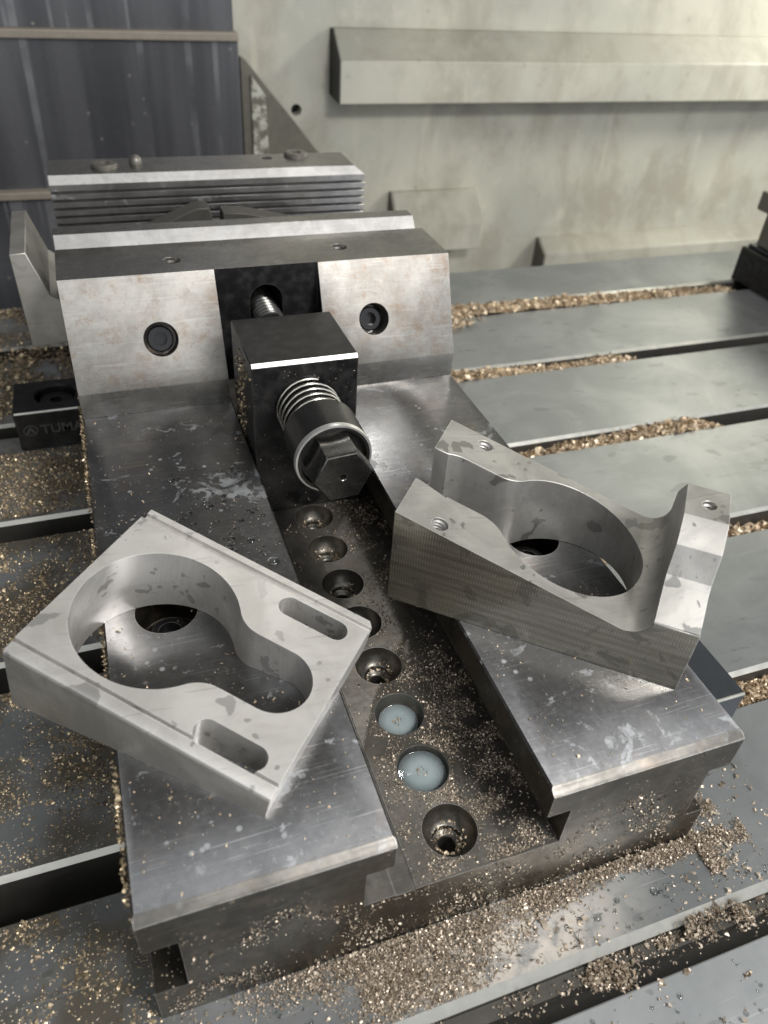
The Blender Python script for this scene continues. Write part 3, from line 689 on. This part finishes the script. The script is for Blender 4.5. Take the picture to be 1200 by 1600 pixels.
# ------------------------------------------------------------------ metal chips (nobody could count them)
def chips(name, pts, size, mat, label, flat=0.7, curl=1.6, asp=0.45):
    n=len(pts); sz=np.asarray(size)*np.ones(n)*np.exp(rng.normal(-0.08,0.5,n)).clip(0.3,2.6)
    w=sz*asp*rng.uniform(0.5,1.2,n); cv=np.clip(rng.normal(curl,0.8,n),0.3,4.2)
    k=4; th=np.linspace(-0.5,0.5,k)
    L=np.zeros((n,k,2,3))
    rad=sz/np.maximum(cv,0.5)
    for i in range(k):
        a=th[i]*cv
        for j,sg in enumerate((-0.5,0.5)):
            L[:,i,j,0]=rad*np.sin(a); L[:,i,j,2]=rad*(1-np.cos(a)); L[:,i,j,1]=sg*w+0.25*sz*th[i]*rng.normal(0,1,n)
    L-=L.mean(axis=(1,2),keepdims=True)
    # random rotation: yaw full, tilt partial, roll partly upside down
    def rot(ax,a):
        c,s=np.cos(a),np.sin(a); M=np.zeros((n,3,3)); i,j=[(1,2),(2,0),(0,1)][ax]
        M[:,ax,ax]=1; M[:,i,i]=c; M[:,j,j]=c; M[:,i,j]=-s; M[:,j,i]=s; return M
    yaw=rng.uniform(0,2*np.pi,n); tilt=rng.normal(0,1-flat+0.15,n); roll=rng.normal(0,1-flat+0.15,n)+np.pi*(rng.random(n)<0.5)
    Rm=rot(2,yaw)@rot(1,tilt)@rot(0,roll)
    W=np.einsum('nij,nabj->nabi',Rm,L)
    lift=-W[...,2].min(axis=(1,2))
    W+= np.asarray(pts)[:,None,None,:]; W[...,2]+=lift[:,None,None]*0.9
    verts=W.reshape(-1,3)*S
    b=(np.arange(n)*k*2)[:,None,None]; q=np.array([[0,2,3,1],[2,4,5,3],[4,6,7,5]])[None]
    faces=(b+q).reshape(-1,4)
    me=bpy.data.meshes.new(name); me.vertices.add(len(verts)); me.vertices.foreach_set('co',verts.ravel())
    me.loops.add(faces.size); me.loops.foreach_set('vertex_index',faces.ravel().astype(np.int32))
    me.polygons.add(len(faces)); me.polygons.foreach_set('loop_start',np.arange(0,faces.size,4,dtype=np.int32))
    me.update(); me.validate()
    o=bpy.data.objects.new(name,me); col.objects.link(o); me.materials.append(mat)
    o['kind']='stuff'; tag(o,label,"chips"); return o
def clump(n, boxes, z, blobs, sig):
    """points in an xy rectangle gathered in random clumps"""
    (x0,x1),(y0,y1)=boxes
    c=np.stack([rng.uniform(x0,x1,blobs),rng.uniform(y0,y1,blobs)],1); wgt=rng.random(blobs)**2+0.05; wgt/=wgt.sum()
    i=rng.choice(blobs,n,p=wgt); s=rng.uniform(0.3,1.3,blobs)*sig
    p=c[i]+rng.normal(0,1,(n,2))*s[i][:,None]
    return np.stack([p[:,0],p[:,1],np.full(n,z)],1)
def vnoise(x,y,seed,sc_):
    r=np.random.default_rng(seed); t=r.random((64,64)); x=np.asarray(x)/sc_; y=np.asarray(y)/sc_
    xi=np.floor(x).astype(int); yi=np.floor(y).astype(int); fx_=x-xi; fy_=y-yi
    fx_=fx_*fx_*(3-2*fx_); fy_=fy_*fy_*(3-2*fy_); g_=lambda a,b: t[a%64,b%64]
    return (g_(xi,yi)*(1-fx_)+g_(xi+1,yi)*fx_)*(1-fy_)+(g_(xi,yi+1)*(1-fx_)+g_(xi+1,yi+1)*fx_)*fy_
def dens(n, xr, yr, fn):
    out=[]; tot=0
    while tot<n:
        x=rng.uniform(*xr,n*2); y=rng.uniform(*yr,n*2); k=rng.random(n*2)<fn(x,y); out.append(np.stack([x[k],y[k]],1)); tot+=k.sum()
    return np.concatenate(out)[:n]
def withz(p,z): return np.column_stack([p,np.full(len(p),z) if np.isscalar(z) else z])

# heaps in the table slots on the right: a packed mound and loose chips over it
def heap(x0,x1,ya,yb,zs,label,n,size,mat):
    """zs: list of (x, height of the fill)"""
    nx=int((x1-x0)/2)+1; ny=9; xs=np.linspace(x0,x1,nx); ys=np.linspace(ya,yb,ny)
    XX,YY=np.meshgrid(xs,ys,indexing='ij'); px_=[a for a,_ in zs]; pz_=[b for _,b in zs]
    def hz(x,y):
        t=(y-ya)/(yb-ya)
        return np.interp(x+6*(t-0.5)+8*(vnoise(x,y,9,8)-0.5),px_,pz_)-1.6*t-1.6*vnoise(x,y,5,9)+0.9*vnoise(x,y,8,3)
    ZZ=hz(XX,YY); vs=np.stack([XX,YY,ZZ],-1).reshape(-1,3); fs=[]
    for i in range(nx-1):
        for j in range(ny-1):
            a=i*ny+j; fs.append((a,a+ny,a+ny+1,a+1))
    o=link("chip_mound",MB().add(vs,fs).mesh(False),M_HEAP,None,smooth=60,kind='stuff')
    x=rng.uniform(x0,x1,n); y=rng.uniform(ya,yb,n)
    c=chips("chip_heap",np.stack([x,y,hz(x,y)-0.1],1),size,mat,label,0.35,1.8,0.6)
    o.parent=c
    return c
heap(190,420,34.2,46.8,[(190,-54),(240,-55),(300,-60),(420,-74)],"brass chips filling the table slot beside the right clamp",7000,1.5,M_CHIP)
heap(140,318,187.8,200.4,[(140,-56),(190,-55),(230,-53.5),(275,-50.5),(300,-50.2),(309,-53),(318,-74)],"brass chips heaped in the table slot behind the bracket",7000,1.55,M_CHIP)
heap(150,324,264.2,276.6,[(150,-49.5),(205,-49.6),(235,-51.5),(265,-53.5),(290,-51.5),(308,-51.5),(314,-55),(324,-74)],"brass chips in the table slot right of the jaw",6500,1.55,M_CHIP)
heap(150,455,340.4,357,[(150,-49),(230,-49.2),(330,-49.6),(400,-50.8),(455,-54)],"brass chips in the rear table slot by the black fixture",10500,1.55,M_CHIP)
heap(150,330,110.6,123.4,[(150,-56),(250,-55.5),(300,-58),(330,-74)],"brass chips deep in the slot behind the bracket post",4000,1.9,M_CHIP)
# mound spilling round the corner of the slot by the jaw
q=dens(1500,(150,258),(318,342),lambda x,y: np.clip(1.15-((x-195)/48)**2-((342-y)/22)**2,0,1))
chips("chip_spill",withz(q,-49.9+rng.uniform(0,2.0,len(q))),1.9,M_CHIP,"brass chips spilled in front of the rear slot beside the jaw",0.4)

# front of the vise: dense bank along the foot, thinning towards the table edge
def f_front(x,y):
    nz=vnoise(x,y,21,11)*0.7+vnoise(x,y,22,4)*0.3
    edge=3.2+5*vnoise(x,x*0,23,14)+np.where(x<95,np.clip((x-34)/14,0,1)*15,0)*np.clip((100-x)/25,0.2,1)
    d=-y
    return np.clip(1.25-d/np.maximum(edge,0.5),0.0,1)*np.clip(nz*2.2-0.35,0.03,1)*np.clip((x-18)/30,0.08,1)
q=dens(26000,(4,168),(-18,-0.3),f_front)
chips("chip_bank",withz(q,ZT+rng.uniform(0,1.0,len(q))*(np.abs(q[:,1])<7)),0.6,M_CHIPB,"bronze chips banked along the front foot of the vise",0.5,2.2,0.42)
q=dens(3200,(150,178),(-12,32),lambda x,y: np.clip(1.1-(x-150)/(8+10*vnoise(y,x*0,31,9)),0,1)*np.clip(vnoise(x,y,33,6)*2-0.5,0.02,1))
chips("chip_bank",withz(q,ZT+rng.uniform(0,0.8,len(q))),0.8,M_CHIPB,"bronze chips gathered beside the right foot of the vise",0.5,2.2,0.42)
q=dens(700,(-10,180),(-18,30),lambda x,y: np.where((x>152)|(y<-0.5),1,0)*np.clip(vnoise(x,y,35,12)*2-0.7,0.05,1))
chips("loose_chips",withz(q,ZT),1.1,M_CHIPB,"loose bronze chips strewn over the table in front of the vise",0.75,2.0,0.42)
q=np.concatenate([clump(1600,((128,152),(-24,-15)),ZT-2.0,9,2.0),clump(900,((104,118),(-26,-22)),ZT-4,5,1.4),clump(1300,((60,175),(-24,-20.5)),ZT-4,40,2.2)])
chips("chip_clump",q,0.95,M_CHIPB,"wet chip clumps caught along the front table edge",0.3,2.4,0.42)
q=clump(300,((100,175),(-62,-30)),ZT-3.5,34,1.1)
chips("loose_chips",q,1.0,M_CHIPB,"small chip clusters scattered on the front apron",0.6,2.2,0.45)
# chips on the left half of the table
def f_left(x,y):
    slot=np.zeros_like(x)
    for a,b in zip(near,far): slot=np.maximum(slot,((y>a-0.5)&(y<b+1.8)).astype(float))
    nz=vnoise(x,y,41,16)*0.6+vnoise(x,y,42,5)*0.4
    return (1-slot)*np.clip(nz*2.4-0.75+np.clip((y-90)/160,0,0.5),0.04,1)*np.clip(1.1-np.abs(x+35)/60,0.25,1)*np.where(y<30,0.45,1)
q=dens(27000,(-75,-0.4),(-30,250),f_left)
chips("strewn_chips",withz(q,ZT),0.62,M_CHIPG,"wet gold chips strewn over the table left of the vise",0.72,1.6,0.6)
q=dens(6000,(-75,-0.4),(278,408),lambda x,y: np.clip(vnoise(x,y,44,10)*1.8-0.4,0.02,1))
chips("strewn_chips",withz(q,ZT),1.2,M_CHIPG,"wet chips on the far left of the table behind the clamp",0.7,1.6,0.6)
# slot floor of the vise
def f_slot(x,y):
    fr=np.clip((70-y)/70,0,1)
    d=np.clip((x-66-9*np.clip((y-60)/60,-0.6,1))/16,0,1)
    hole=np.zeros_like(x)
    for b in BORES: hole=np.maximum(hole,((x-BX)**2+(y-b)**2<7.6**2).astype(float))
    return (1-hole)*(d*(0.35+0.65*fr)+0.03)*np.clip(vnoise(x,y,51,5)*2-0.45,0.1,1)
q=dens(13000,(62.5,101),(0.6,148),f_slot)
chips("slot_chips",withz(q,-24.97),0.42,M_CHIPB,"fine bronze chips scattered on the slot floor between the rails",0.7,2.0,0.42)
# rails, front face and block sides
q=dens(420,(1,54),(3,188),lambda x,y: np.clip(vnoise(x,y,61,14)*2-0.6,0.05,1))
q2=dens(260,(96,149),(3,60),lambda x,y: np.clip(vnoise(x,y,62,14)*2-0.6,0.05,1))
chips("rail_specks",withz(np.concatenate([q,q2]),0.02),0.42,M_CHIP,"tiny bright chip specks stuck on both rail tops",0.85,1.2,0.5)
yy=rng.uniform(2,262,3400); k=vnoise(yy,yy*0,71,7); yy=yy[rng.random(len(yy))<np.clip(k*1.6-0.1,0.05,1)]
zz=-rng.random(len(yy))**1.5*9-0.2
chips("edge_crust",np.column_stack([-0.35-rng.random(len(yy))*0.9,yy,zz]),0.65,M_CHIPG,"crust of chips stuck along the left edge of the left rail",0.2,1.5,0.6)
n=1500; yy=rng.uniform(149.5,183,n); zz=rng.uniform(-24,33,n)
k=rng.random(n)<np.clip(1.2-np.abs((yy-170+ (zz-10)*0.25))/9,0.03,1)
chips("block_crust",np.column_stack([np.full(k.sum(),55.95),yy[k],zz[k]-0.2]),0.75,M_CHIPG,"gold chips stuck on the left side of the black thrust block",0.1,1.3,0.6)
q=dens(2600,(2,150),(-48,-13.5),lambda x,z: np.clip(vnoise(x,z,81,8)*2-0.75+np.clip((-z-36)/30,0,0.3),0.03,1)*np.where((x>49)&(x<101.5)&(z>-25.5),0,1)*np.where((z>-36)&((x<8)|(x>143)),0,1))
chips("face_specks",np.column_stack([q[:,0],np.full(len(q),-0.25),q[:,1]]),0.5,M_CHIPB,"wet chips clinging to the dark front face of the vise base",0.1,1.6,0.5)
q=clump(260,((56.5,93),(0,1)),0,60,6); q=q[(q[:,0]>56.8)&(q[:,0]<93)]
chips("block_specks",np.column_stack([q[:,0],np.full(len(q),148.85),rng.uniform(-24,34,len(q))]),0.35,M_CHIP,"fine specks on the front face of the black thrust block",0.1,1.0,0.5)
bq=[]
for i,b in enumerate(BORES):
    nn_=(170,60,45,90,40,70,160,130)[i]
    a=rng.uniform(0,2*np.pi,nn_); r=(np.sqrt(rng.random(nn_))*1.6) if i in (1,2) else rng.uniform(2.6,4.6,nn_)
    z={1:-27.33,2:-28.93}.get(i,-33.2); zz=np.full(nn_,z) if i in (1,2) else -25-7.5+np.clip((r-2.4)*1.75,0,6)
    bq.append(np.column_stack([BX+r*np.cos(a),b+r*np.sin(a),zz]))
chips("bore_chips",np.concatenate(bq),0.6,M_CHIP,"small chips collected in the bottoms of the bores",0.5,1.6,0.5)

# droplets on the table in front
def drops(name, pts, r0, label):
    mbx=MB()
    for (x,y,z) in pts:
        r=r0*math.exp(rng.normal(0,0.45)); h=r*0.42; n=9
        mbx.lathe([(r,0.0),(r*0.92,h*0.45),(r*0.6,h*0.85),(r*0.15,h)],(x,y,z-0.02),Z,n)
    o=link(name,mbx.mesh(False),M_DROP,None,smooth=80); o['kind']='stuff'; tag(o,label,"droplets")
q=dens(260,(40,180),(-75,-31),lambda x,y: np.clip(vnoise(x,y,91,12)*1.6-0.2,0.05,1))
drops("water_droplets",withz(q,ZT-3.5),0.5,"coolant droplets on the front apron at the bottom right")
q=dens(160,(20,178),(-17,-2),lambda x,y: np.clip(vnoise(x,y,92,9)*1.6-0.3,0.05,1))
drops("water_droplets",withz(q,ZT),0.4,"coolant droplets on the table among the chips before the vise")
q=dens(90,(25,54),(95,150),lambda x,y: np.clip(vnoise(x,y,93,8)*2-0.6,0.02,1))
drops("water_droplets",withz(q,0),0.7,"coolant droplets on the left rail behind the keyhole plate")
